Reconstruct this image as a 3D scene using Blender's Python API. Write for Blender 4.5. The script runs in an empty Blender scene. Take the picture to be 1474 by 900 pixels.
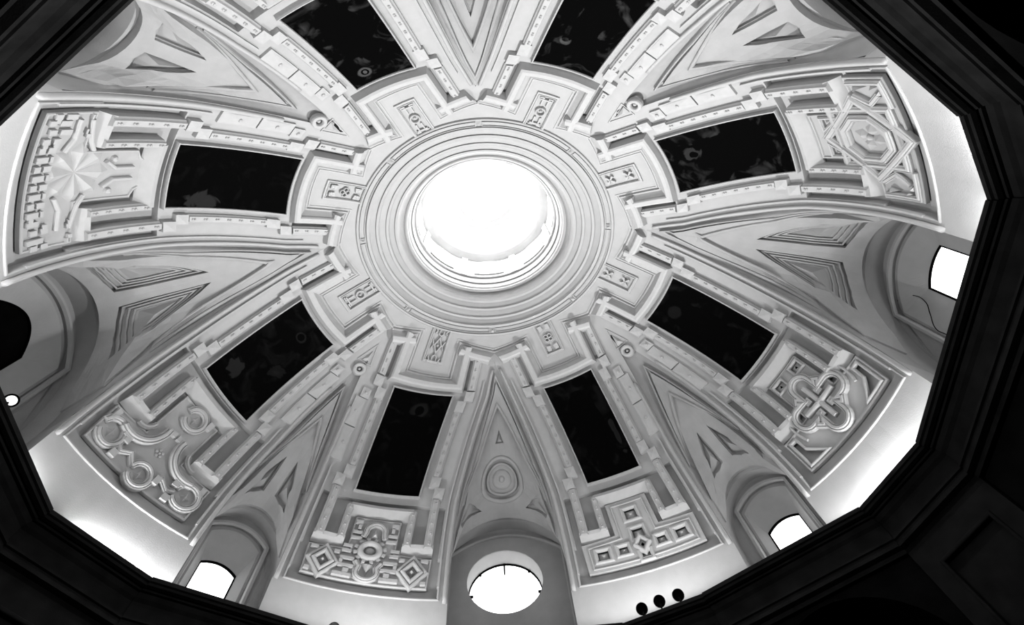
import bpy, bmesh, math, random
import numpy as np
from mathutils import Matrix, Vector
from mathutils.geometry import tessellate_polygon
R_ = math.radians
COL = bpy.context.scene.collection
random.seed(4)

# ------------------------------------------------------------------ camera
cam_d = bpy.data.cameras.new('camera'); cam = bpy.data.objects.new('camera', cam_d); COL.objects.link(cam)
cam_d.sensor_width = 36; cam_d.lens = 790.2*36/1474; cam_d.clip_start = .05; cam_d.clip_end = 100
def _rot(rx, ry, rz):
    c, s = math.cos, math.sin
    X = Matrix(((1,0,0),(0,c(rx),-s(rx)),(0,s(rx),c(rx))))
    Y = Matrix(((c(ry),0,s(ry)),(0,1,0),(-s(ry),0,c(ry))))
    Z = Matrix(((c(rz),-s(rz),0),(s(rz),c(rz),0),(0,0,1)))
    return X @ Y @ Z
_R = _rot(.3864, -.0577, -.0483)                       # rows: image right, image down, view axis
_M = Matrix((_R[0], -_R[1], -_R[2])).transposed().to_4x4()
_M.translation = Vector((.0209, -3.0012, -6.6643))
cam.matrix_world = _M
bpy.context.scene.camera = cam

# ------------------------------------------------------------------ light and exposure
sc = bpy.context.scene
sc.view_settings.view_transform = 'Standard'; sc.view_settings.look = 'None'
sc.view_settings.exposure = 0.0; sc.view_settings.gamma = 1.0; sc.view_settings.use_curve_mapping = False
world = bpy.data.worlds.new('world'); sc.world = world; world.use_nodes = True
world.node_tree.nodes['Background'].inputs[0].default_value = (.8, .8, .8, 1)
world.node_tree.nodes['Background'].inputs[1].default_value = .03
# power of the added, unseen strip lights on the cornice, one value per side of the cornice, side 0 = right
STRIP = 1.1
# index by side: rib0, gore0, rib1, gore1, ... (clockwise as seen in the view, side 0 = upper right rib)
STRIP_W = [80, 45, 110, 55, 150, 75, 150, 55, 110, 45, 80, 40, 60, 40, 60, 40]
STRIP_TILT = [38]*16     # degrees from straight up, towards the centre
# daylight entering by the eight drum windows (right, lower right, bottom, lower left, left, ...); the left one is shuttered
DAY_W = [2, 9, 5, 9, 0, 8, 8, 8]
FLOOD_W = 2050.0     # each lamp head on the cornice, aimed across at the far side of the dome
PANE_E = 3.0          # daylight through the glazed windows
LANTERN_W = 700.0     # daylight falling through the lantern
# ---- dome geometry (metres; origin at the centre of the springing line of the dome)
P6 = 6.0
ASP = 0.8583
RIBC = np.radians([-24.57, 24.54, 66.07, 114.39, 155.60, 205.23, 246.57, 293.04])
SE = 1.42
WLEV = np.array([0.0, 22.643, 46.195, 60.0])
WARP = np.array([
  [[0.084, 1.111, -0.03, -0.493], [-0.04, -0.044, -0.063, 0.15], [0.007, 0.563, 0.094, 0.45], [0.0, 0.0, 0.0, 0.0]],
  [[0.009, -1.024, -0.014, -0.625], [0.001, -0.073, -0.005, 0.237], [-0.013, 0.522, -0.016, 0.653], [0.0, 0.0, 0.0, 0.0]],
  [[-0.04, 0.448, 0.012, 2.026], [0.063, -1.37, -0.055, -0.942], [0.074, -0.023, 0.008, -0.097], [0.0, 0.0, 0.0, 0.0]],
  [[-0.029, 1.709, 0.061, 0.688], [0.003, -0.902, 0.022, -2.219], [-0.117, -0.247, -0.021, -1.365], [0.0, 0.0, 0.0, 0.0]],
  [[-0.013, -0.361, 0.036, -1.226], [-0.089, -0.398, 0.025, 0.912], [-0.023, -0.231, 0.059, 0.491], [0.0, 0.0, 0.0, 0.0]],
  [[0.037, -0.426, -0.03, 0.042], [0.01, 1.482, 0.003, 1.191], [-0.097, 0.888, -0.022, 0.469], [0.0, 0.0, 0.0, 0.0]],
  [[0.0, 0.0, 0.0, 0.0], [0.0, 0.0, 0.0, 0.0], [0.085, -1.401, -0.037, -0.408], [0.0, 0.0, 0.0, 0.0]],
  [[0.0, 0.0, 0.0, 0.0], [0.0, 0.0, 0.0, 0.0], [0.026, -0.183, -0.06, -1.119], [0.0, 0.0, 0.0, 0.0]]])
def sph(phi, b, h=0.0):
    """point on the dome: azimuth and elevation in radians, h metres inward"""
    phi, b, h = np.broadcast_arrays(np.asarray(phi, float), np.asarray(b, float), np.asarray(h, float))
    cb = np.cos(b)
    p = np.stack([P6*cb*np.cos(phi), P6*cb*np.sin(phi)*ASP, P6*np.sin(b)], -1)
    n = np.stack([p[..., 0], p[..., 1]/ASP**2, p[..., 2]], -1)
    n /= np.linalg.norm(n, axis=-1, keepdims=True)
    return p - n*h[..., None]
def warp(k, s, bd):
    t = np.clip(bd, 0, 60.0)
    c = [np.interp(t, WLEV, WARP[k][:, i]) for i in range(4)]
    hw = 0.5*(1+np.clip(s/np.interp(t, WLEV, [1.232, .629, .648, .65]), -1.15, 1.15))
    return s+c[0]*(1-hw)+c[2]*hw, bd+c[1]*(1-hw)+c[3]*hw
def ribP(k, s, bd, h=0.0):
    """rib chart: s metres across (clockwise as seen from below), bd degrees of elevation"""
    s, bd, h = np.broadcast_arrays(np.asarray(s, float), np.asarray(bd, float), np.asarray(h, float))
    s, bd = warp(k, s, bd)
    b = np.radians(bd)
    low = np.minimum(b, 0.0)
    r = P6*np.cos(np.maximum(b, 0.0))
    out = sph(RIBC[k]+np.arcsin(np.clip(s/r, -1, 1)), np.maximum(b, 0.0), h)
    out[..., 2] += low*P6
    return out
# gores (lunettes): chart x = metres across, q = metres outward along the axis (in the unsquashed plan)
def gore_axis(j):
    a, b = RIBC[j], RIBC[(j+1) % 8]
    if b < a: b += 2*math.pi
    return 0.5*(a+b), 0.5*(b-a)
GORE = {}
for j in range(8):
    c, hg = gore_axis(j)
    wide = j % 2 == 0
    r0 = SE/math.sin(hg)
    D = 6.55 if wide else 6.3
    zc = (2.15 if j in (0, 4) else 2.63) if wide else 1.35
    GORE[j] = dict(c=c, hg=hg, wide=wide, r0=r0, z0=math.sqrt(36-r0*r0), D=D, zc=zc, hw=1.5 if wide else .82, zs=.9 if j in (2, 6) else .3)
    g = GORE[j]
    for sd in (-1, 1):
        k = (j+1) % 8 if sd > 0 else j
        bd = np.linspace(3.0, math.degrees(math.acos(r0/6))+.01, 60)
        e = ribP(k, -sd*SE, bd, .0)
        ex, ey = e[:, 0], e[:, 1]/ASP
        q = ex*math.cos(c)+ey*math.sin(c); x = -ex*math.sin(c)+ey*math.cos(c)
        o = np.argsort(q)
        g[sd] = (q[o], x[o]*sd, e[:, 2][o])
def gore_edge(j, sd, q):
    g = GORE[j]; Q, X, Z = g[sd]
    xe = np.interp(q, np.append(Q, g['D']), np.append(X, g['hw']))
    ze = np.interp(q, np.append(Q, g['D']), np.append(Z, g['zs']))
    return np.maximum(xe, 1e-3), ze
def gore_crown(j, q):
    g = GORE[j]; d = q-g['r0']; L = g['D']-g['r0']; H = g['zc']-g['z0']
    if g['wide']: return g['z0']+H*d/L
    c = -.4075; b = H/L-c*L
    return g['z0']+b*d+c*d*d
def goreZ(j, x, q):
    sd = np.where(x >= 0, 1, -1)
    xp, zp = gore_edge(j, 1, q); xn, zn = gore_edge(j, -1, q)
    xe = np.where(sd > 0, xp, xn); ze = np.where(sd > 0, zp, zn)
    u = np.clip(np.abs(x)/xe, 0, 1)
    return ze+np.maximum(gore_crown(j, q)-ze, 0)*np.sqrt(1-u*u)
def goreP(j, x, q, h=0.0):
    x, q, h = np.broadcast_arrays(np.asarray(x, float), np.asarray(q, float), np.asarray(h, float))
    g = GORE[j]; c, s = math.cos(g['c']), math.sin(g['c'])
    def P(x, q):
        return np.stack([q*c-x*s, (q*s+x*c)*ASP, goreZ(j, x, q)], -1)
    p = P(x, q)
    e = 4e-3
    xe = np.where(x >= 0, gore_edge(j, 1, q)[0], gore_edge(j, -1, q)[0])
    xx = np.clip(x, -(xe-.03), xe-.03)
    n = np.cross(P(xx+e, q)-P(xx-e, q), P(xx, q+e)-P(xx, q-e))
    n /= np.maximum(np.linalg.norm(n, axis=-1, keepdims=True), 1e-12)
    n = np.where(n[..., 2:3] > 0, -n, n)
    return p+n*h[..., None]
# ------------------------------------------------------------------ materials
def mat(name, base, rough=.9, bump=0.0, scale=8.0, var=.04, spec=.2):
    m = bpy.data.materials.new(name); m.use_nodes = True
    nt = m.node_tree; b = nt.nodes['Principled BSDF']
    b.inputs['Roughness'].default_value = rough
    b.inputs['Specular IOR Level'].default_value = spec
    tc = nt.nodes.new('ShaderNodeTexCoord')
    n = nt.nodes.new('ShaderNodeTexNoise'); n.inputs['Scale'].default_value = scale; n.inputs['Detail'].default_value = 6
    nt.links.new(tc.outputs['Object'], n.inputs['Vector'])
    r = nt.nodes.new('ShaderNodeMapRange')
    r.inputs['From Min'].default_value = .3; r.inputs['From Max'].default_value = .7
    r.inputs['To Min'].default_value = base*(1-var); r.inputs['To Max'].default_value = base*(1+var)
    nt.links.new(n.outputs['Fac'], r.inputs['Value']); nt.links.new(r.outputs['Result'], b.inputs['Base Color'])
    if bump:
        n2 = nt.nodes.new('ShaderNodeTexNoise'); n2.inputs['Scale'].default_value = 60; n2.inputs['Detail'].default_value = 3
        nt.links.new(tc.outputs['Object'], n2.inputs['Vector'])
        bp = nt.nodes.new('ShaderNodeBump'); bp.inputs['Strength'].default_value = bump; bp.inputs['Distance'].default_value = .02
        nt.links.new(n2.outputs['Fac'], bp.inputs['Height']); nt.links.new(bp.outputs['Normal'], b.inputs['Normal'])
    return m
def glow(name, strength, v=1.0):
    m = bpy.data.materials.new(name); m.use_nodes = True
    b = m.node_tree.nodes['Principled BSDF']
    b.inputs['Base Color'].default_value = (v, v, v, 1)
    b.inputs['Emission Color'].default_value = (1, 1, 1, 1); b.inputs['Emission Strength'].default_value = strength
    return m
PLASTER = mat('white_plaster', .24, .95, .12, 5, .035)
STUCCO = mat('white_stucco', .255, .9, .10, 9, .035)
WEB = mat('web_plaster', .20, .95, .15, 4, .06)
DARK = mat('dark_stone', .007, .7, .1, 4, .35, .02)
VOID = mat('dark_wall', .003, .95, .1, 3, .3, 0)
BLACK = mat('black_metal', .0015, .8, 0, 8, .1, 0)
GILT = mat('painting_frame_pale', .22, .6, 0, 20, .08, .3)
PANE = glow('frosted_pane', PANE_E)
SKYPANE = glow('lantern_pane', 9.0)
SHUT = mat('dark_shutter', .0015, .8, 0, 8, .2, 0)

# ------------------------------------------------------------------ object helpers
def link(name, me, m=None, parent=None, smooth=False):
    o = bpy.data.objects.new(name, me); COL.objects.link(o)
    if m: me.materials.append(m)
    if parent: o.parent = parent
    if smooth:
        me.polygons.foreach_set('use_smooth', [True]*len(me.polygons))
    return o
def mesh(name, V, F, m=None, parent=None, smooth=False):
    me = bpy.data.meshes.new(name)
    me.from_pydata([tuple(map(float, v)) for v in V], [], [tuple(int(i) for i in f) for f in F]); me.update()
    return link(name, me, m, parent, smooth)
def thing(name, label, cat, group=None, loc=(0, 0, 0)):
    o = bpy.data.objects.new(name, None); COL.objects.link(o); o.location = loc
    o['label'] = label; o['category'] = cat
    if group: o['group'] = group
    return o
def tag(o, label, cat, group=None):
    o['label'] = label; o['category'] = cat
    if group: o['group'] = group
    return o
def struct(name, label=None, cat=None):
    o = bpy.data.objects.new(name, None); COL.objects.link(o); o['kind'] = 'structure'
    if label: o['label'] = label
    if cat: o['category'] = cat
    return o
def unit(v):
    return v/np.maximum(np.linalg.norm(v, axis=-1, keepdims=True), 1e-9)
class MB:
    def __init__(s): s.V = []; s.F = []; s.n = 0
    def add(s, V, F):
        V = np.asarray(V, float).reshape(-1, 3); s.V.append(V)
        s.F += [tuple(i+s.n for i in f) for f in F]; s.n += len(V)
    def build(s, name, m, parent=None, smooth=False):
        return mesh(name, np.concatenate(s.V), s.F, m, parent, smooth)
    def grid(s, P):
        a, b = P.shape[:2]
        F = [(i*b+j, (i+1)*b+j, (i+1)*b+j+1, i*b+j+1) for i in range(a-1) for j in range(b-1)]
        s.add(P.reshape(-1, 3), F)
# chart = function (u, v, h) -> 3D, KV = metres per unit of v
def densify(path, kv, step, closed):
    P = [np.array(p, float) for p in path]; out = []; corner = []
    n = len(P); last = n if closed else n-1
    for i in range(last):
        a, b = P[i], P[(i+1) % n]
        L = math.hypot(b[0]-a[0], (b[1]-a[1])*kv); k = max(1, int(math.ceil(L/step)))
        for t in range(k): out.append(a+(b-a)*t/k)
    if not closed: out.append(P[-1])
    return np.array(out)
def sweep(mb, chart, path, prof, kv=1.0, step=.12, closed=False, off=0.0):
    """moulding: prof = list of (w, h); w positive to the left of the path in the (u, v*kv) chart"""
    Q = densify(path, kv, step, closed); M = Q*[1, kv]
    n = len(M)
    if closed:
        d1 = M-np.roll(M, 1, 0); d2 = np.roll(M, -1, 0)-M
    else:
        d1 = np.vstack([M[1]-M[0], M[1:]-M[:-1]]); d2 = np.vstack([M[1:]-M[:-1], M[-1]-M[-2]])
    d1 = unit(d1); d2 = unit(d2)
    n1 = np.stack([-d1[:, 1], d1[:, 0]], 1); n2 = np.stack([-d2[:, 1], d2[:, 0]], 1)
    nn = unit(n1+n2); sc_ = 1/np.clip((nn*n1).sum(1), .35, 1)
    rows = []
    for w, h in prof:
        p = M+nn*(w*sc_)[:, None]
        rows.append(chart(p[:, 0], p[:, 1]/kv, h+off))
    P = np.stack(rows, 1)                    # n x k x 3
    k = P.shape[1]; m = n if closed else n-1
    F = [(i*k+j, ((i+1) % n)*k+j, ((i+1) % n)*k+j+1, i*k+j+1) for i in range(m) for j in range(k-1)]
    if not closed: F += [tuple(range(k)), tuple((n-1)*k+j for j in range(k))[::-1]]
    mb.add(P.reshape(-1, 3), F)
def plate(mb, chart, outer, h1, h0=0.0, holes=(), kv=1.0, grid=.3, taper=0.0):
    """raised slab with vertical sides; h1 may be a function of (u, v)"""
    loops = [list(outer)]+[list(h) for h in holes]
    V = [Vector((p[0], p[1]*kv, 0)) for l in loops for p in l]
    tris = tessellate_polygon([[Vector((p[0], p[1]*kv, 0)) for p in l] for l in loops])
    bm = bmesh.new(); bv = [bm.verts.new(v) for v in V]
    for t in tris:
        try: bm.faces.new([bv[i] for i in t])
        except ValueError: pass
    us = [v.x for v in V]; vs = [v.y for v in V]
    def cuts(lo, hi): 
        k = int((hi-lo)/grid)+1
        return [lo+(hi-lo)*i/k for i in range(1, k)]
    for ax, lst in ((0, cuts(min(us), max(us))), (1, cuts(min(vs), max(vs)))):
        for c in lst:
            co = Vector((c, 0, 0)) if ax == 0 else Vector((0, c, 0)); no = Vector((1, 0, 0)) if ax == 0 else Vector((0, 1, 0))
            bmesh.ops.bisect_plane(bm, geom=bm.verts[:]+bm.edges[:]+bm.faces[:], dist=1e-5, plane_co=co, plane_no=no)
    bm.verts.index_update()
    X = np.array([v.co[:2] for v in bm.verts]); n = len(X)
    F = [tuple(v.index for v in f.verts) for f in bm.faces]
    be = [(e.verts[0].index, e.verts[1].index) for e in bm.edges if len(e.link_faces) == 1]
    bm.free()
    u, v = X[:, 0], X[:, 1]/kv
    hh = h1(u, v) if callable(h1) else h1
    top = chart(u, v, hh); bot = chart(u, v, h0)
    mb.add(np.vstack([top, bot]), F+[(a, b, b+n, a+n) for a, b in be])
def gem(mb, chart, poly, h, kv=1.0, h0=0.0, c=None):
    """faceted pyramid"""
    P = np.array(poly, float); c = P.mean(0) if c is None else np.array(c)
    pts = np.vstack([chart(P[:, 0], P[:, 1], h0), chart(np.array([c[0]]), np.array([c[1]]), h0+h)])
    n = len(P); mb.add(pts, [(i, (i+1) % n, n) for i in range(n)])
def dome_boss(mb, chart, u0, v0, r, h, kv=1.0, h0=0.0, n=14, rings=4):
    pts = []; 
    for i in range(rings):
        a = i/rings*math.pi/2; t = np.arange(n)*2*math.pi/n
        pts.append(chart(u0+r*math.cos(a)*np.cos(t), v0+r*math.cos(a)*np.sin(t)/kv, h0+h*math.sin(a)))
    pts.append(chart(np.array([u0]), np.array([v0]), h0+h))
    V = np.vstack(pts); F = []
    for i in range(rings-1):
        for j in range(n): F.append((i*n+j, i*n+(j+1) % n, (i+1)*n+(j+1) % n, (i+1)*n+j))
    for j in range(n): F.append(((rings-1)*n+j, (rings-1)*n+(j+1) % n, rings*n))
    mb.add(V, F)
def arc(u0, v0, r, a0, a1, kv=1.0, n=12, ry=None):
    ry = r if ry is None else ry
    return [(u0+r*math.cos(R_(a0+(a1-a0)*i/n)), v0+ry*math.sin(R_(a0+(a1-a0)*i/n))/kv) for i in range(n+1)]
def circle(u0, v0, r, kv=1.0, n=20, ry=None): return arc(u0, v0, r, 0, 360, kv, n, ry)[:-1]
def rect(u0, v0, u1, v1): return [(u0, v0), (u1, v0), (u1, v1), (u0, v1)]
KB = P6*math.pi/180      # metres per degree of elevation on the rib charts
def roll(w, h, e=.3):    # rounded band profile of width w, centred on the path
    return [(-w/2, -.02), (-w/2, h*.55), (-w/2*.7, h*.9), (-w/2*e, h), (w/2*e, h), (w/2*.7, h*.9), (w/2, h*.55), (w/2, -.02)]
def flat(w, h): return [(-w/2, -.02), (-w/2, h), (w/2, h), (w/2, -.02)]
def strap(w, h):         # strapwork: broad rounded band with raised edges
    return [(-w/2, -.02), (-w/2, h*.6), (-w*.42, h*.8), (-w*.34, h*.8), (-w*.28, h*.65), (-w*.14, h), (w*.14, h), (w*.28, h*.65), (w*.34, h*.8), (w*.42, h*.8), (w/2, h*.6), (w/2, -.02)]
def strap_old(w, h):
    return [(-w/2, -.02), (-w/2, h), (-w*.32, h), (-w*.22, h*.55), (w*.22, h*.55), (w*.32, h), (w/2, h), (w/2, -.02)]
# ------------------------------------------------------------------ the eight ribs
def mid_s(j, bd):      # lateral distance from rib centre to the gore centre
    return P6*np.cos(np.radians(np.maximum(bd, 0)))*math.sin(GORE[j]['hg'])
def rchart(k): return lambda u, v, h: ribP(k, u, v, np.asarray(h)*1.3)
def gchart(j): return lambda u, v, h: goreP(j, u, v, h)
PATTERN = ['interlaced eight-pointed star around a floret', 'quatrefoil rosette with a cross in it', 'square gem bosses round a small diamond',
           'two nested diamonds beside a ring boss', 'curling C-shaped straps', 'eight-rayed star between stepped key bars', None, None]
WHERE = ['upper right', 'lower right', 'bottom right', 'bottom left', 'lower left', 'upper left', 'top left', 'top right']
RC_ = .11          # depth of the sunk field at the rib foot
def top_shift(k): return 1.3 if k in (0, 1, 4, 5) else 0.0
for k in range(8):
    jp, jm = k, (k-1) % 8; dr = top_shift(k)
    C = rchart(k)
    if PATTERN[k]: lab = 'white dome rib above the panel with %s' % PATTERN[k]
    else: lab = 'white stucco dome rib cut off by the photo edge, %s' % WHERE[k]
    T = thing('dome_rib', lab, 'rib', 'ribs of the dome', tuple(ribP(k, 0, 0, 0)))
    inv = -Vector(T.location)
    def put(mb, name, m=STUCCO, smooth=False, parent=None):
        o = mb.build(name, m, parent or T, smooth)
        if parent is None: o.matrix_parent_inverse = Matrix.Translation(inv)
        return o
    # body
    zt = 20.9+dr
    bd = np.sort(np.concatenate([np.linspace(-9.3, 0, 5), np.linspace(1.8, 61.65, 72), [.62, .66, 9.3, 9.4, zt, zt+.12, 47.7, 47.8, 56.3, 56.45]]))
    sc0 = np.array([.35, .70, .735, .75, .915, .93, 1.0, 1.12, 1.185, 1.20, 1.235, 1.25, 1.33, SE])
    scol = np.concatenate([-sc0[::-1], [0], sc0])
    ov = np.where(bd > 50, .05, 0)
    sp = np.minimum(SE, mid_s(jp, bd)+ov); sm = np.minimum(SE, mid_s(jm, bd)+ov)
    S = np.clip(scol[None], -sm[:, None], sp[:, None]); B = np.repeat(bd[:, None], len(scol), 1)
    aS = np.abs(S)
    foot = (aS < 1.24) & (B > .64) & (B < 9.35) | (aS < 1.19) & (B >= 9.35) & (B < zt+.05)
    slot = (aS > .74) & (aS < .92) & (B > 47.75) & (B < 56.4)
    mb = MB(); mb.grid(ribP(k, S, B, np.where(foot, -RC_, 0.0)+np.where(slot, -.07, 0.0))); put(mb, 'rib_body', PLASTER)
    # star-shaped cornice around the central cell
    vp, vm = float(mid_s(jp, 57.2)), float(mid_s(jm, 57.2))
    path = [(-vm, 57.2), (-.50, 59.3), (-.50, 50.2), (.50, 50.2), (.50, 59.3), (vp, 57.2)]
    mb = MB(); sweep(mb, C, path, [(.02, -.02), (.02, .03), (.0, .035), (-.02, .02), (-.12, .085), (-.14, .12), (-.17, .14), (-.25, .14), (-.29, .12), (-.31, .05), (-.33, -.02)], KB)
    put(mb, 'star_cornice')
    mb = MB(); sweep(mb, C, path, [(.055, -.01), (.055, .012), (.085, .012), (.085, -.01)], KB); put(mb, 'fillet')
    # groove and pale slip around the painting are with the painting; side bands:
    for sd in (-1, 1):
        segs = [('upper_band', [(1.0, 55.6), (1.0, 47.6)], .19), ('side_band', [(.855, 42.2), (.855, 27.3)], .17), ('lower_band', [(.985, 22.4), (.985, 11.2)], .17),
                ('inner_band', [(.60, 19.2+dr), (.60, 11.4)], .14)]
        for nm, pth, w in segs:
            mb = MB(); q = [(sd*x, y) for x, y in pth]
            sweep(mb, C, q, [(-w/2, -.08), (-w/2, .03), (-w*.38, .045), (-w*.30, .07), (w*.30, .07), (w*.38, .045), (w/2, .03), (w/2, -.08)], KB)
            band = put(mb, nm)
            mb = MB(); y0, y1 = pth[0][1], pth[1][1]; n = max(2, int(round((y0-y1)*KB/.27)))
            for i in range(n+1):
                y = y0+(y1-y0)*(i+.35)/(n+.7)
                for dy in (-.22, .22):
                    dome_boss(mb, C, q[0][0], y+dy, .024, .028, KB, .065, 6, 2)
            o = mb.build('beading', STUCCO, band); o['kind'] = 'stuff'
        for s0, s1, b0, b1, h in ((.90, 1.10, 44.9, 47.2, .095), (.77, .97, 42.2, 44.9, .085), (.77, .97, 24.9, 27.2, .085), (.90, 1.10, 22.6, 24.9, .095)):
            mb = MB(); pl = rect(sd*s0, b0, sd*s1, b1)
            plate(mb, C, pl, h*.75, 0, kv=KB); cx, cy = sd*(s0+s1)/2, (b0+b1)/2
            gp = [(cx+(x-cx)*.86, cy+(y-cy)*.86) for x, y in pl]; gem(mb, C, gp, h*.15, KB, h*.75)
            put(mb, 'stepped_block')
        # sloping pad below the slot
        mb = MB(); hp = lambda u, v: -.06+.10*np.clip((v-9.9)/1.6, 0, 1)
        plate(mb, C, rect(sd*.52, 9.9, sd*1.08, 11.9), hp, -.08, kv=KB, grid=.1); put(mb, 'slot_pad')
        # stucco strips beside the narrow gores
        jj = jp if sd > 0 else jm
        if not GORE[jj]['wide']:
            for s0, s1, b0, b1 in ((1.10, 1.34, 27.5, 34.6), (1.10, 1.34, 34.9, 41.2), (1.06, 1.26, 41.4, 43.6)):
                mb = MB(); plate(mb, C, rect(sd*s0, b0, sd*s1, b1), .035, 0, kv=KB)
                cx, cy = sd*(s0+s1)/2, (b0+b1)/2
                gem(mb, C, [(cx+(x-cx)*.8, cy+(y-cy)*.9) for x, y in rect(sd*s0, b0, sd*s1, b1)], .02, KB, .035)
                dome_boss(mb, C, cx, cy, .04, .03, KB, .045, 10, 2)
                put(mb, 'side_strip')
            top = 38.5
        else: top = 53.0
        # long mouldings along the rib edge
        mb = MB(); q = [(sd*1.37, top), (sd*1.37, -.2)]
        sweep(mb, C, q, roll(.07, .05), KB); put(mb, 'edge_roll', PLASTER, True)
        t2 = 50.0 if GORE[jj]['wide'] else 26.0
        mb = MB(); sweep(mb, C, [(sd*1.245, t2), (sd*1.245, 3.0)], flat(.035, .03), KB); put(mb, 'edge_fillet', PLASTER)
    # roll above the foot panel
    mb = MB(); hr = lambda u, v: -.04+.12*np.clip((v-dr-17.4)/1.5, 0, 1)-.02*np.clip((v-dr-19.0)/.8, 0, 1)
    plate(mb, C, rect(-.60, 17.4+dr, .60, 19.7+dr), hr, -.08, kv=KB, grid=.1); put(mb, 'cross_roll', STUCCO, False)
    # foot lip with the cove above it
    mb = MB(); sweep(mb, C, [(-1.275, 9.2), (-1.275, .30), (1.275, .30), (1.275, 9.2)],
                     [(0, -.01), (0, .012), (.008, .02), (.026, .02), (.034, .01), (.036, -.02)], KB, off=0)
    put(mb, 'foot_lip')
    # pale cell near the ring with its own little panel
    mb = MB(); o_ = rect(-.23, 53.3, .23, 62.0); i_ = rect(-.17, 54.0, .17, 61.5)
    plate(mb, C, o_, .03, 0, [i_], KB)
    sweep(mb, C, rect(-.19, 53.8, .19, 61.7), roll(.02, .045), KB, closed=True)
    pn = put(mb, 'inset_panel')
    mb = MB()
    def ul(v): return (v-57.7)*KB
    if k == 3:
        sweep(mb, C, [(0, 55.9), (.08, 57.7), (0, 59.5), (-.08, 57.7)], roll(.035, .05), KB, closed=True); dome_boss(mb, C, 0, 57.7, .035, .04, KB)
        for d in (-1, 1):
            b0 = 57.7+d*3.5
            sweep(mb, C, [(-.05, b0+d*.2), (-.05, b0-d*.8), (0, b0-d*1.2), (.05, b0-d*.8), (.05, b0+d*.2)], roll(.03, .045), KB)
            for e in (-1, 1): sweep(mb, C, [(e*.14, b0+.5), (e*.11, b0-.1), (e*.14, b0-.8)], roll(.035, .045), KB)
        for e in (-1, 1): sweep(mb, C, [(e*.15, 56.6), (e*.10, 57.7), (e*.15, 58.8)], roll(.03, .045), KB)
    elif k in (2, 5):
        for a_ in range(4):
            t = a_*math.pi/2+math.pi/4*(k == 2)
            sweep(mb, C, circle(.062*math.cos(t), 57.7+.062*math.sin(t)/KB, .05, KB, 10), roll(.026, .045), KB, .05, True)
        for d in (-1, 1):
            for e in (-1, 1):
                plate(mb, C, [(e*.03, 57.7+d*2.2), (e*.14, 57.7+d*1.9), (e*.14, 57.7+d*3.3), (e*.05, 57.7+d*3.4)], .045, 0, kv=KB)
                if k == 5: sweep(mb, C, circle(e*.08, 57.7+d*2.9, .04, KB, 8), roll(.024, .05), KB, .05, True)
    elif k in (0, 1):
        for d in (-1, 1):
            b0 = 57.7+d*2.1
            for a_ in range(4):
                t = a_*math.pi/2+math.pi/4
                ex, ey = .11*math.cos(t), .11*math.sin(t)
                px, py = -.028*math.sin(t), .028*math.cos(t)
                plate(mb, C, [(ex*.15+px*.5, b0+(ey*.15+py*.5)/KB), (ex+px, b0+(ey+py)/KB), (ex*1.15, b0+ey*1.15/KB), (ex-px, b0+(ey-py)/KB), (ex*.15-px*.5, b0+(ey*.15-py*.5)/KB)], .055, 0, kv=KB)
            dome_boss(mb, C, 0, b0, .03, .05, KB)
    else:
        sweep(mb, C, circle(0, 57.7, .095, KB, 16), roll(.04, .05), KB, .06, True); dome_boss(mb, C, 0, 57.7, .035, .035, KB)
        for d in (-1, 1):
            for e in (-1, 1): sweep(mb, C, [(e*.06, 57.7+d*1.4), (e*.06, 57.7+d*3.4), (e*.14, 57.7+d*3.4)], flat(.03, .035), KB)
            plate(mb, C, rect(-.12, 57.7+d*3.0-.15, .12, 57.7+d*3.0+.15), .04, 0, kv=KB)
    o = mb.build('ornament', STUCCO, pn); o['kind'] = 'stuff'

# ------------------------------------------------------------------ relief panels at the rib feet
def fchart(k): return lambda u, v, h: ribP(k, u, v, np.asarray(h)*.85-RC_+.03)
FIELD = [(-.43, 17.2), (-.43, 10.0), (-1.09, 9.3), (-1.06, 2.9), (1.06, 2.9), (1.09, 9.3), (.43, 10.0), (.43, 17.2)]
def panel_base(T, C, k, holes, field=FIELD, h=.045):
    field = [(x, y+top_shift(k)*(y > 15)) for x, y in field]
    mb = MB(); plate(mb, C, field, h, 0, holes, KB); o = mb.build('field', PLASTER, T)
    mb = MB(); sweep(mb, C, field, [(0, -.01), (0, .055), (.01, .07), (.03, .07), (.04, .045), (.04, -.01)], KB, closed=True); mb.build('border_fillet', STUCCO, T)
def rotpts(pts, u0, v0, deg):      # pts in metres about the centre -> chart
    c, s = math.cos(R_(deg)), math.sin(R_(deg))
    return [(u0+x*c-y*s, v0+(x*s+y*c)/KB) for x, y in pts]
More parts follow.
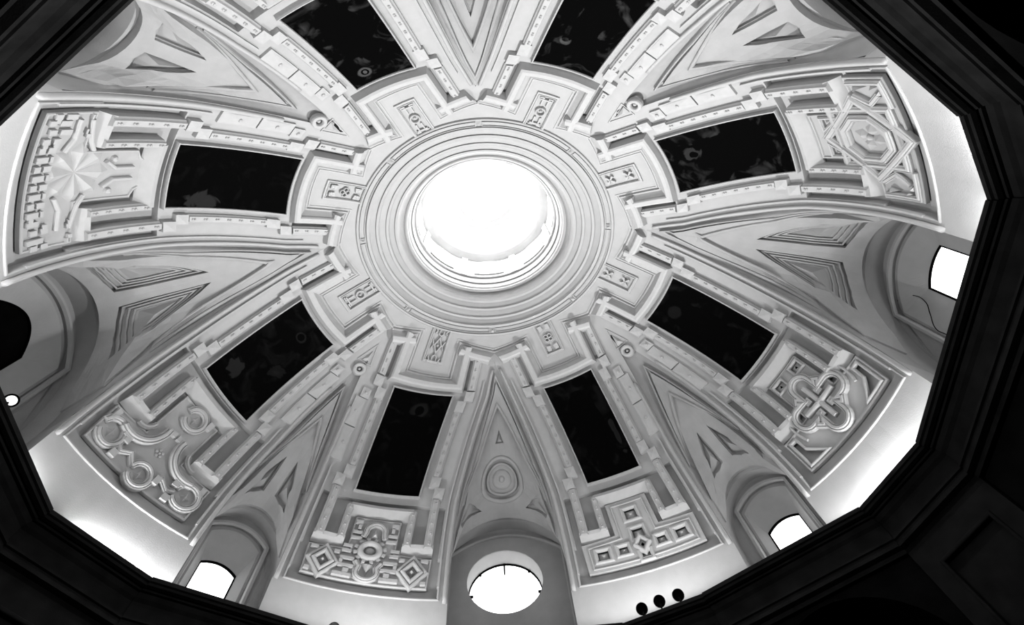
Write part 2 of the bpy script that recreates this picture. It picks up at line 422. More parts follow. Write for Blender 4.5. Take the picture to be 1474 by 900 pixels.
for k in range(8):
    C = fchart(k)
    lab = 'stucco relief panel with %s at the %s rib foot' % (PATTERN[k] or 'a plain framed field', WHERE[k])
    if k == 0: lab = 'stucco relief panel with interlaced eight-pointed star and white pyramids around a floret'
    if k == 1: lab = 'stucco relief panel with a large quatrefoil rosette and cross'
    if k == 2: lab = 'stucco relief panel with square gem bosses, nearest the three black lamp heads'
    if k == 3: lab = 'stucco relief panel with ring boss between two nested diamonds'
    T = thing('relief_panel', lab, 'relief panel', 'relief panels at the rib feet')
    def part(name, fn, m=STUCCO, kind=None):
        mb = MB(); fn(mb); o = mb.build(name, m, T)
        if kind: o['kind'] = kind
        return o
    H = .045
    if k == 0:
        u0, v0 = 0.0, 9.3
        panel_base(T, C, k, [])
        sq = [(-.51, -.51), (.51, -.51), (.51, .51), (-.51, .51)]
        for d in (0, 45):
            part('star_strap', lambda mb: sweep(mb, C, rotpts(sq, u0, v0, d), strap(.13, .075+.02*(d > 0)), KB, .1, True, H))
        oc = [(.40*math.cos(R_(22.5+45*i)), .40*math.sin(R_(22.5+45*i))) for i in range(8)]
        part('octagon_frame', lambda mb: sweep(mb, C, rotpts(oc, u0, v0, 0), strap(.12, .12), KB, .1, True, H))
        for i in range(4):
            a_ = i*90+20
            part('petal', lambda mb: gem(mb, C, rotpts([(.03, -.03), (.14, -.10), (.28, 0), (.14, .10), (.03, .03)], u0, v0, a_), .07, KB, H))
        part('bud', lambda mb: dome_boss(mb, C, u0, v0, .06, .08, KB, H))
        for i in range(8):
            a_ = 22.5+45*i
            part('gem', lambda mb: gem(mb, C, rotpts([(.50, -.07), (.62, 0), (.50, .07)], u0, v0, a_), .12, KB, H))
        for e in (-1, 1):
            part('corner_frame', lambda mb: sweep(mb, C, [(e*1.0, 8.8), (e*.98, 3.5), (e*.55, 3.5)], strap(.09, .08), KB, .1, False, H))
            part('corner_frame', lambda mb: sweep(mb, C, [(e*.78, 8.8), (e*.62, 6.6), (e*.78, 4.6)], strap(.09, .08), KB, .1, False, H))
            for q in ([(e*.86, 8.2), (e*.98, 8.2), (e*.90, 6.2)], [(e*.86, 5.0), (e*.97, 5.3), (e*.92, 3.8)], [(e*.74, 3.7), (e*.90, 3.7), (e*.82, 4.8)]):
                part('gem', lambda mb: gem(mb, C, q, .13, KB, H))
            part('corner_frame', lambda mb: sweep(mb, C, [(e*.37, 16.4), (e*.12, 16.4), (e*.37, 13.2)], strap(.06, .07), KB, .1, True, H))
            part('gem', lambda mb: gem(mb, C, [(e*.34, 15.9), (e*.20, 15.9), (e*.33, 14.2)], .06, KB, H))
    elif k == 1:
        u0, v0 = 0.0, 9.8
        sunk = [rect(-.38, 16.0, -.12, 17.8), rect(.12, 16.0, .38, 17.8)]
        for e in (-1, 1): sunk.append([(e*.55, 3.6), (e*.98, 3.6), (e*1.0, 8.6), (e*.86, 8.6), (e*.84, 6.4), (e*.70, 5.0)])
        panel_base(T, C, k, sunk)
        for q in sunk: part('sunk_panel_frame', lambda mb: sweep(mb, C, q, roll(.05, .05), KB, .1, True, H))
        for q in sunk[:2]:
            cx = (q[0][0]+q[1][0])/2
            part('gem', lambda mb: gem(mb, C, rect(cx-.10, 16.2, cx+.10, 17.6), .05, KB))
            part('painted_hole', lambda mb: plate(mb, C, [(cx-.025, 16.7), (cx+.03, 16.8), (cx-.01, 17.2)], .055, 0, kv=KB), BLACK)  # black patch standing for the shade inside a small hole
        pts = []
        for i in range(4):      # outline: lobe, notch, lobe...
            c, s = math.cos(R_(90*i)), math.sin(R_(90*i))
            loc = [(.27, -.21)]+[(.42+.20*math.cos(R_(t)), .21*math.sin(R_(t))) for t in range(-90, 91, 18)]+[(.27, .21), (.33, .27), (.27, .33)]
            pts += [(x*c-y*s, x*s+y*c) for x, y in loc]
        part('rosette_strap', lambda mb: sweep(mb, C, rotpts(pts, u0, v0, 0), strap(.13, .11), KB, .05, True, H))
        for i in range(4):
            part('cross_arm', lambda mb: sweep(mb, C, rotpts([(.03, 0), (.38, 0)], u0, v0, 90*i), roll(.10, .10), KB, .06, False, H))
            part('corner_tile', lambda mb: plate(mb, C, rotpts([(.09, .09), (.22, .09), (.22, .22), (.09, .22)], u0, v0, 90*i), H+.07, H, kv=KB))
        part('centre_boss', lambda mb: dome_boss(mb, C, u0, v0, .05, .05, KB, H+.06))
        for e in (-1, 1):
            part('curved_rib', lambda mb: sweep(mb, C, arc(0, v0, .76, 90+e*-70, 90+e*-112, KB, 10), roll(.05, .05), KB, .05, False, H))
    elif k == 2:
        sq = [(0, 13.8, .14), (.74, 6.3, .13), (-.74, 6.3, .13), (.36, 6.4, .11), (-.36, 6.4, .11), (0, 9.3, .13), (0, 4.2, .10)]
        holes = [rect(x-r, y-r/KB, x+r, y+r/KB) for x, y, r in sq]
        panel_base(T, C, k, holes, h=.07)
        for (x, y, r), q in zip(sq, holes):
            part('gem_frame', lambda mb: sweep(mb, C, q, [(0.03, -.03), (.03, .0), (0, .035), (-.03, .035), (-.05, .0)], KB, .2, True, .07))
            part('gem', lambda mb: gem(mb, C, rect(x-r*.7, y-r*.7/KB, x+r*.7, y+r*.7/KB), .08, KB))
        dd = [(0, -.19), (.13, 0), (0, .19), (-.13, 0)]
        part('diamond_frame', lambda mb: sweep(mb, C, rotpts(dd, 0, 6.5, 0), roll(.07, .09), KB, .2, True, .07))
        part('painted_hole', lambda mb: plate(mb, C, rotpts([(0, -.04), (.03, 0), (0, .04), (-.03, 0)], 0, 6.5, 0), .085, 0, kv=KB), BLACK)  # no opening here: the hole's inner shade is a black plate
        part('inner_frame', lambda mb: sweep(mb, C, [(-.33, 16.4), (-.33, 9.0), (-.98, 8.3), (-.96, 3.6), (.96, 3.6), (.98, 8.3), (.33, 9.0), (.33, 16.4)], roll(.03, .025), KB, .2, True, .07))
    elif k == 3:
        panel_base(T, C, k, [])
        part('ring', lambda mb: sweep(mb, C, circle(.02, 9.8, .17, KB, 24), roll(.11, .12), KB, .06, True, H))
        part('boss', lambda mb: dome_boss(mb, C, .02, 9.8, .09, .07, KB, H, 16, 4))
        for t in range(12):
            part('ring_tooth', lambda mb: plate(mb, C, rotpts([(.23, -.03), (.29, -.03), (.29, .03), (.23, .03)], .02, 9.8, 15+30*t), H+.07, H, kv=KB))
        part('top_loop', lambda mb: sweep(mb, C, [(-.20, 12.6), (-.17, 13.8)]+arc(0, 14.2, .17, 180, 0, KB, 10)+[(.17, 13.8), (.20, 12.6)], strap(.11, .10), KB, .06, False, H))
        part('gem', lambda mb: gem(mb, C, [(-.09, 12.4), (.09, 12.4), (0, 15.2)], .13, KB, H, c=(0, 13.2)))
        part('bottom_loop', lambda mb: sweep(mb, C, [(-.22, 7.2), (-.16, 6.2)]+arc(0, 5.2, .18, 180, 360, KB, 10)+[(.16, 6.2), (.22, 7.2)], strap(.11, .10), KB, .06, False, H))
        part('gem', lambda mb: gem(mb, C, [(-.10, 7.2), (.10, 7.2), (0, 4.5)], .13, KB, H, c=(0, 6.4)))
        for e in (-1, 1):
            for r, w, h in ((.34, .07, .08), (.215, .07, .11)):
                q = [(x*.74, y) for x, y in [(0, -r), (r, 0), (0, r), (-r, 0)]]
                part('diamond_frame', lambda mb: sweep(mb, C, rotpts(q, e*.77, 6.1, 0), roll(w, h), KB, .2, True, H))
            part('gem', lambda mb: gem(mb, C, rotpts([(0, -.10), (.07, 0), (0, .10), (-.07, 0)], e*.77, 6.1, 0), .12, KB, H))
            for a_, b_, c_, d_ in ((.27, .40, 15.4, 16.2), (.24, .41, 13.2, 13.8), (.22, .41, 12.0, 12.5), (.34, .50, 9.9, 10.5), (.34, .50, 8.8, 9.4), (.25, .50, 7.2, 7.8), (.23, .50, 5.6, 6.2), (.24, .56, 3.6, 4.3), (.30, .40, 4.4, 5.3),
                                   (.28, .34, 14.2, 15.2), (.90, 1.03, 8.2, 8.8), (.52, .62, 8.2, 8.8), (.94, 1.03, 3.5, 4.1), (.44, .50, 6.3, 7.1)):
                part('key_bar', lambda mb: plate(mb, C, rect(e*a_, c_, e*b_, d_), H+.075, H, kv=KB))
    elif k == 4:
        panel_base(T, C, k, [])
        for e in (-1, 1):
            part('curved_strap', lambda mb: sweep(mb, C, arc(e*.62, 12.0, .45, 90-e*(-82), 90-e*(-200) , KB, 16), strap(.14, .13), KB, .06, False, H))
            part('curved_strap', lambda mb: sweep(mb, C, arc(e*.62, 12.0, .22, 90+e*100, 90+e*188, KB, 10), strap(.09, .09), KB, .06, False, H))
            for (x, y, r) in ((e*.82, 6.0, .19),)+(((0, 4.3, .17), (0, 16.7, .17)) if e > 0 else ()):
                part('loop', lambda mb: sweep(mb, C, arc(x, y, r*1.15, 10, 330, KB, 20), strap(.12, .09), KB, .05, False, H))
                part('star_gem', lambda mb: gem(mb, C, [(x+rr*math.cos(R_(a_)), y+rr*math.sin(R_(a_))/KB) for a_, rr in ((0, .11), (45, .05), (90, .11), (135, .05), (180, .11), (225, .05), (270, .11), (315, .05))], .06, KB, H))
                part('tile', lambda mb: plate(mb, C, rect(x-e*.27-.05, y+.2, x-e*.27+.05, y+1.6), H+.10, H, kv=KB))
            part('link_strap', lambda mb: sweep(mb, C, [(e*.18, 4.6), (e*.34, 6.0), (e*.50, 5.0), (e*.62, 5.6)], strap(.09, .08), KB, .06, False, H))
            part('tile', lambda mb: plate(mb, C, rect(e*.55, 6.8, e*.68, 8.2), H+.10, H, kv=KB))
            part('tile', lambda mb: plate(mb, C, rect(e*.02, 12.2, e*.14, 13.0), H+.08, H, kv=KB))
            part('tile', lambda mb: plate(mb, C, rect(e*.50, 3.3, e*.62, 4.4), H+.10, H, kv=KB))
            part('tile', lambda mb: plate(mb, C, rect(e*.94, 7.0, e*1.03, 8.8), H+.08, H, kv=KB))
        for a_ in range(5):
            part('petal', lambda mb: dome_boss(mb, C, .055*math.cos(R_(72*a_)), 9.0+.055*math.sin(R_(72*a_))/KB, .035, .04, KB, H, 8, 2))
        part('petal', lambda mb: dome_boss(mb, C, 0, 9.0, .03, .05, KB, H, 8, 2))
    elif k == 5:
        fld = [(-.43, 16.6), (-.43, 10.0), (-1.09, 9.9), (-1.06, 2.9), (1.06, 2.9), (1.09, 9.9), (.43, 10.0), (.43, 16.6), (.30, 17.2), (.22, 18.4), (-.22, 18.4), (-.30, 17.2)]
        panel_base(T, C, k, [], fld)
        u0, v0 = 0.08, 9.4
        for i in range(8):
            rr = .50
            part('star_ray', lambda mb: gem(mb, C, rotpts([(.0, 0), (rr*.72, -rr*.27), (rr, 0), (rr*.72, rr*.27)], u0, v0, 45*i), .07, KB, H, c=rotpts([(rr*.7, 0)], u0, v0, 45*i)[0]))
        for e in (-1, 1):
            for q in ([(.45, 6.9), (.66, 7.8), (.98, 7.6)], [(.46, 11.0), (.62, 10.2), (.98, 9.3)]):
                part('channel_strap', lambda mb: sweep(mb, C, [(.08+e*(x-.08), y) for x, y in q], roll(.06, .07), KB, .1, False, H))
            part('channel_strap', lambda mb: sweep(mb, C, [(.03+e*.22, 13.4), (.03+e*.10, 14.9), (.03+e*.10, 17.6)], roll(.06, .07), KB, .1, False, H))
            part('flower', lambda mb: dome_boss(mb, C, e*.28, 14.6, .06, .07, KB, H, 8, 2))
        rnd = random.Random(9)
        for e in (-1, 1):
            for i, s in enumerate((.64, .78, .92, 1.02)):
                b_ = 3.5+(i % 2)*.5
                while b_ < 9.0:
                    L = rnd.choice((.9, 1.5, 2.2))
                    if not (b_ > 6.0 and b_ < 7.9) and not (s < .7 and b_ > 5.2):
                        part('key_bar', lambda mb: plate(mb, C, rect(e*(s-.04), b_, e*(s+.04), min(b_+L, 9.2)), H+.055, H, kv=KB))
                        if rnd.random() < .7:
                            part('key_bar', lambda mb: plate(mb, C, rect(e*(s-.04), b_+.2, e*(s-.10), b_+.8), H+.055, H, kv=KB))
                    b_ += L+.55
        for i, s in enumerate(np.linspace(-.5, .5, 8)):
            for b0, b1 in ((3.4, 4.2), (4.6, 5.6)) if i % 2 else ((3.4, 4.9), (5.2, 5.6)):
                part('key_bar', lambda mb: plate(mb, C, rect(s-.045, b0, s+.045, b1), H+.055, H, kv=KB))
    else:
        panel_base(T, C, k, [])

# ------------------------------------------------------------------ paintings
def painting_mat(k, seed, spots):
    m = bpy.data.materials.new('dark_canvas'); m.use_nodes = True; nt = m.node_tree; N = nt.nodes; L = nt.links
    b = N['Principled BSDF']; b.inputs['Roughness'].default_value = .8; b.inputs['Specular IOR Level'].default_value = 0.0
    uv = N.new('ShaderNodeUVMap')
    mp = N.new('ShaderNodeMapping'); mp.inputs['Location'].default_value = (seed*3.1, seed*1.7, 0); mp.inputs['Scale'].default_value = (1.3, 2.4, 1)
    L.new(uv.outputs[0], mp.inputs[0])
    n = N.new('ShaderNodeTexNoise'); n.inputs['Scale'].default_value = 2.2; n.inputs['Detail'].default_value = 7; n.inputs['Distortion'].default_value = 1.2
    L.new(mp.outputs[0], n.inputs['Vector'])
    r = N.new('ShaderNodeMapRange'); r.inputs['From Min'].default_value = .52; r.inputs['From Max'].default_value = .85; r.inputs['To Min'].default_value = 0; r.inputs['To Max'].default_value = (.022, .006, .005, .003, .005, .002, .028, .028)[k]
    L.new(n.outputs['Fac'], r.inputs['Value'])
    acc = r.outputs['Result']
    for (cx, cy, rx, ry, v, wob) in spots:      # soft painted shapes: u across 0..1, v 0 foot .. 1 head
        sub = N.new('ShaderNodeVectorMath'); sub.operation = 'SUBTRACT'; L.new(uv.outputs[0], sub.inputs[0]); sub.inputs[1].default_value = (cx, cy, 0)
        dv = N.new('ShaderNodeVectorMath'); dv.operation = 'DIVIDE'; L.new(sub.outputs[0], dv.inputs[0]); dv.inputs[1].default_value = (rx, ry, 1)
        ln = N.new('ShaderNodeVectorMath'); ln.operation = 'LENGTH'; L.new(dv.outputs[0], ln.inputs[0])
        ad = N.new('ShaderNodeMath'); ad.operation = 'MULTIPLY_ADD'; L.new(n.outputs['Fac'], ad.inputs[0]); ad.inputs[1].default_value = wob; L.new(ln.outputs['Value'], ad.inputs[2])
        mr = N.new('ShaderNodeMapRange'); mr.interpolation_type = 'SMOOTHSTEP'; mr.inputs['From Min'].default_value = 1.0+wob*.5; mr.inputs['From Max'].default_value = .75+wob*.5
        mr.inputs['To Min'].default_value = 0; mr.inputs['To Max'].default_value = abs(v)
        L.new(ad.outputs[0], mr.inputs['Value'])
        s = N.new('ShaderNodeMath'); s.operation = 'ADD' if v > 0 else 'SUBTRACT'; s.use_clamp = True; L.new(acc, s.inputs[0]); L.new(mr.outputs['Result'], s.inputs[1]); acc = s.outputs[0]
    a = N.new('ShaderNodeMath'); a.operation = 'ADD'; L.new(acc, a.inputs[0]); a.inputs[1].default_value = .0012
    L.new(a.outputs[0], b.inputs['Base Color'])
    return m
FIG = {0: [(.42, .48, .30, .40, -.06, .9), (.40, .78, .12, .07, .012, 2.2), (.42, .77, .06, .04, -.02, 1.0)], 1: [(.55, .55, .3, .42, -.05, .6), (.6, .84, .14, .07, .003, 1.3)],
       2: [(.5, .5, .3, .4, -.05, .4), (.12, .35, .05, .16, .006, 3.4)], 3: [(.45, .82, .17, .09, .004, .8), (.45, .82, .08, .05, -.02, .4), (.45, .5, .3, .3, -.02, .4)],
       4: [(.75, .22, .13, .08, .007, 3.2), (.25, .47, .12, .07, .003, 3.2), (.45, .82, .11, .05, .004, .8), (.45, .82, .07, .035, -.02, .4)],
       5: [(.10, .30, .15, .16, .009, 3.0)], 6: [(.5, .45, .3, .35, -.06, .5), (.30, .88, .12, .055, .03, .9), (.30, .88, .07, .035, -.04, .5), (.30, .88, .035, .02, .04, .4)],
       7: [(.5, .5, .22, .35, -.06, .4), (.3, .72, .10, .05, .025, 1.2), (.3, .70, .08, .04, -.03, .6)]}
PLAB = ['dark painting above the star panel, pale clouds around a dark draped figure', 'dark painting above the quatrefoil panel at lower right', 'dark painting above the square gem panel, tiny specks at its right edge',
        'dark painting above the nested diamond panel, faint haloed standing figure', 'dark painting above the curled strap panel with a pale grey patch near its foot', 'nearly black painting above the eight-rayed star panel, grey patch low on one side',
        'dark painting cut by the top edge left of centre, small pale haloed head', 'dark painting cut by the top edge right of centre, cloudy brown-black figure']
for k in range(8):
    C = rchart(k)
    T = thing('painting', PLAB[k], 'painting', 'dark paintings on the ribs')
    nu, nv = 9, 25
    U, V = np.meshgrid(np.linspace(-.625, .625, nu), np.linspace(22.75, 46.1, nv), indexing='ij')
    mb = MB(); mb.grid(C(U, V, .045)); o = mb.build('canvas', painting_mat(k, k+1, FIG[k]), T)
    uvl = o.data.uv_layers.new(name='UVMap')
    uu = ((U+.625)/1.25).ravel(); vv = ((V-22.75)/23.35).ravel()
    for lp in o.data.loops: uvl.data[lp.index].uv = (uu[lp.vertex_index], vv[lp.vertex_index])
    for nm, q in (('frame_side', [(-.64, 22.6), (-.64, 46.25)]), ('frame_side', [(.64, 46.25), (.64, 22.6)]), ('frame_end', [(-.66, 46.2), (.66, 46.2)]), ('frame_end', [(.66, 22.64), (-.66, 22.64)])):
        mb = MB(); sweep(mb, C, q, [(-.02, -.01), (-.02, .06), (-.012, .07), (.010, .07), (.016, .05), (.016, -.01)], KB); mb.build(nm, GILT, T)

# ------------------------------------------------------------------ gores between the ribs
GN = ['right', 'lower right', 'bottom', 'lower left', 'left', 'upper left', 'top', 'upper right']
GL = ['wide vault web on the right with two deep triangular coffers over the cable window', 'narrow vault web between the quatrefoil panel and the square gem panel', 'wide vault web at the bottom with a round roundel over the oculus window',
      'narrow vault web between the curled strap panel and the nested diamond panel', 'wide vault web on the left with two triangular coffers over the dark window', 'narrow vault web at upper left, beside the eight-rayed star panel',
      'wide vault web cut by the top edge between two paintings', 'narrow vault web at upper right, beside the interlaced star panel']
def vline(j, qa, xf, qe, n=7):
    """symmetric V: apex at qa, meeting xe(qe)-xf at qe; returns left foot -> apex -> right foot"""
    out = []
    q = np.linspace(qe, qa, n)
    d0 = [float(gore_edge(j, sd, qa)[0]) for sd in (-1, 1)]
    for sd, d in ((-1, d0[0]), (1, d0[1])):
        t = (q-qa)/(qe-qa); x = gore_edge(j, sd, q)[0]-(d*(1-t)+xf*t)
        pts = [(sd*float(max(a, 0)), float(b)) for a, b in zip(x, q)]
        out.append(pts)
    return out[0]+out[1][::-1][1:]
for j in range(8):
    g = GORE[j]; C = gchart(j)
    T = thing('vault_web', GL[j], 'vault web', 'vault webs between the ribs')
    th = np.linspace(-math.pi/2, math.pi/2, 49); q = np.linspace(g['r0']-.02, g['D'], 44)
    U, Q = np.meshgrid(np.sin(th), q, indexing='ij')
    xe = np.where(U >= 0, gore_edge(j, 1, Q)[0], gore_edge(j, -1, Q)[0])
    P = np.stack([Q*math.cos(g['c'])-U*xe*math.sin(g['c']), (Q*math.sin(g['c'])+U*xe*math.cos(g['c']))*ASP, goreZ(j, U*xe, Q)], -1)
    mb = MB(); mb.grid(P); mb.build('web_surface', WEB, T, True)
    CT_ = lambda u, v, h: goreP(j, u, v, np.asarray(h)*np.clip(((5.8 if g['wide'] else 5.9)-v)/.45, .12, 1))
    def part(name, fn, m=WEB):
        mb = MB(); fn(mb); return mb.build(name, m, T)
    c2, s2 = math.cos(g['c']), math.sin(g['c'])
    if g['wide']:
        part('v_moulding', lambda mb: sweep(mb, CT_, vline(j, 3.80, .10, 5.75), [(-.035, -.02), (-.035, .07), (-.02, .10), (.01, .10), (.03, .06), (.06, .05), (.06, -.02)], 1, .1))
        qa, xf = 4.38, .20
    else:
        part('v_moulding', lambda mb: sweep(mb, CT_, vline(j, 4.72, .08, 5.8), [(-.03, -.02), (-.03, .07), (-.02, .10), (.01, .10), (.03, .06), (.05, .05), (.05, -.02)], 1, .1))
        qa, xf = 5.28, .13
    qe = 5.78 if g['wide'] else 5.86
    V3 = vline(j, qa, xf, qe, 9); V2 = vline(j, 3.92 if g['wide'] else 4.84, .12 if g['wide'] else .09, qe-.02, 9)
    CH = .13; KW = 1.3 if g['wide'] else 1.8
    part('v_band', lambda mb: plate(mb, C, V2+V3[::-1], lambda u, v: CH*np.clip((qe+.02-v)/.5, .08, 1), 0, (), 1, .15))
    half = [(float(min(gore_edge(j, 1, q_)[0], gore_edge(j, -1, q_)[0]))-.05, q_) for q_ in np.linspace(qe+.12, g['D']-.03, 4)]+[(g['hw']*.4, g['D']-.03)]
    archline = half+[(-x, y) for x, y in half[::-1]]
    if j in (0, 4): 
        tri = [(.12, 5.20), (.14, 5.75), (.17, 6.30), (.45, 6.33), (.75, 6.30), (1.01, 6.18), (.80, 5.95), (.52, 5.62), (.29, 5.36)]
        cof = [tri, [(-x, y) for x, y in tri]]
        arch = archline
    elif g['wide']:
        cof = [circle(0, 5.81, .42, 1, 32, .37), [(0, 4.86), (.10, 5.13), (-.10, 5.13)]]
        t3 = [(.66, 5.90), (.75, 5.83), (.92, 5.85), (.85, 6.05), (.68, 6.20), (.50, 6.27), (.61, 6.10)]
        cof += [t3, [(-x, y) for x, y in t3]]
        arch = archline
    else:
        tri = [(.14, 5.79), (.13, 5.97), (.13, 6.14), (.30, 6.15), (.50, 6.08), (.38, 5.97), (.25, 5.87)]
        if j > 4: tri = [(x, y+.03*(y > 5.9)) for x, y in tri]
        cof = [tri, [(-x, y) for x, y in tri]]
        arch = archline
    HP = .06 if j % 4 == 2 else .10
    part('raised_border', lambda mb: plate(mb, C, V3+arch, lambda u, v: HP*np.clip((np.where(u >= 0, gore_edge(j, 1, v)[0], gore_edge(j, -1, v)[0])-np.abs(u)-.02)/.10, .05, 1), 0, cof, 1, .12))
    part('v_moulding', lambda mb: sweep(mb, CT_, V3, [(-.035, CH-.02), (-.035, CH+.02), (-.02, CH+.035), (.015, CH+.035), (.03, CH+.01), (.035, HP)], 1, .08))
    if j % 4 == 2:
        part('roundel_ring', lambda mb: sweep(mb, C, circle(0, 5.81, .455, 1, 40, .405), roll(.07, .04), 1, .05, True, HP))
        part('roundel_ring', lambda mb: sweep(mb, C, circle(0, 5.81, .33, 1, 32, .29), roll(.05, .05), 1, .05, True, 0))
        part('roundel_disc', lambda mb: dome_boss(mb, C, 0, 5.81, .21, .07, 1.1, .0, 28, 5))
        part('roundel_boss', lambda mb: dome_boss(mb, C, 0, 5.81, .07, .04, 1.1, .065, 12, 3))
        for q in cof[1:]:
            part('coffer_gem', lambda mb: gem(mb, C, [(np.mean([p[0] for p in q])+(x-np.mean([p[0] for p in q]))*.75, np.mean([p[1] for p in q])+(y-np.mean([p[1] for p in q]))*.75) for x, y in q], .05, 1, .0))
    else:
        for q in cof:
            cx, cy = np.mean([p[0] for p in q]), np.mean([p[1] for p in q])
            sc1 = lambda f: [(cx+(x-cx)*f, cy+(y-cy)*f) for x, y in q]
            part('coffer_frame', lambda mb: sweep(mb, C, sc1(.95 if not g['wide'] else .88), flat(.03, .05), KW, .08, True, 0))
            if g['wide']: part('coffer_frame', lambda mb: sweep(mb, C, sc1(.70), flat(.03, .04), KW, .08, True, 0)), part('coffer_frame', lambda mb: sweep(mb, C, sc1(.54), flat(.03, .035), KW, .08, True, 0))
            part('coffer_gem', lambda mb: gem(mb, C, sc1(.42 if g['wide'] else .72), .09, 1, .0))
    # archivolt lines near the niche arch
    for f in (.985,):
        L = [(g['hw']*f*math.sin(a_)*(.93), g['D']-.04) for a_ in np.linspace(-1.45, 1.45, 25)]
        part('arch_fillet', lambda mb: sweep(mb, C, L, flat(.02, .018), 1, .2))
    if not g['wide']:
        def AX(u, v, h, a=g['c']):
            b = np.radians(v); return sph(a+np.arcsin(u/(P6*np.cos(b))), b, h)
        part('ring_ornament', lambda mb: (sweep(mb, AX, circle(0, 45.0, .11, KB, 22), roll(.09, .09), KB, .05, True), dome_boss(mb, AX, 0, 45.0, .045, .06, KB, 0, 12, 3)), STUCCO)
        part('apex_gem', lambda mb: (gem(mb, AX, [(-.09, 47.2), (.09, 47.2), (0, 50.2)], .05, KB, .01), sweep(mb, AX, [(-.17, 46.9), (.17, 46.9), (0, 52.0)], flat(.02, .02), KB, .1, True)), STUCCO)

# ------------------------------------------------------------------ window niches
def npt(j, x, z, q):      # niche coordinates to world
    g = GORE[j]; x, z, q = np.broadcast_arrays(np.asarray(x, float), np.asarray(z, float), np.asarray(q, float))
    c, s = math.cos(g['c']), math.sin(g['c'])
    return np.stack([q*c-x*s, (q*s+x*c)*ASP, z], -1)
ZB = -1.12
def loop(hw, zs, zc, shape, zb=ZB, n=28):
    zj = np.linspace(zb, zs, 5)[:-1]
    u = np.linspace(1, -1, n+1)
    if shape == 'arch': a_ = np.linspace(0, math.pi, n+1); x = hw*np.cos(a_); z = zs+(zc-zs)*np.sin(a_)
    else: x = hw*u; z = zs+(zc-zs)*(1-u*u)
    return np.concatenate([np.full(4, hw), x, np.full(4, -hw)]), np.concatenate([zj, z, zj[::-1]])
NICHE_B = {0: (1.0, 1.55, 1.92), 4: (1.0, 1.55, 1.92), 1: (.52, .93, 1.12), 3: (.52, .93, 1.12), 5: (.52, .93, 1.12), 7: (.52, .93, 1.12)}
WIN = {0: (.42, 1.38, 1.45, 7.15), 4: (.55, 1.20, 1.60, 7.15), 1: (.33, .36, .46, 6.72), 3: (.33, .36, .46, 6.72), 5: (.33, .36, .46, 6.72), 7: (.33, .36, .46, 6.72)}
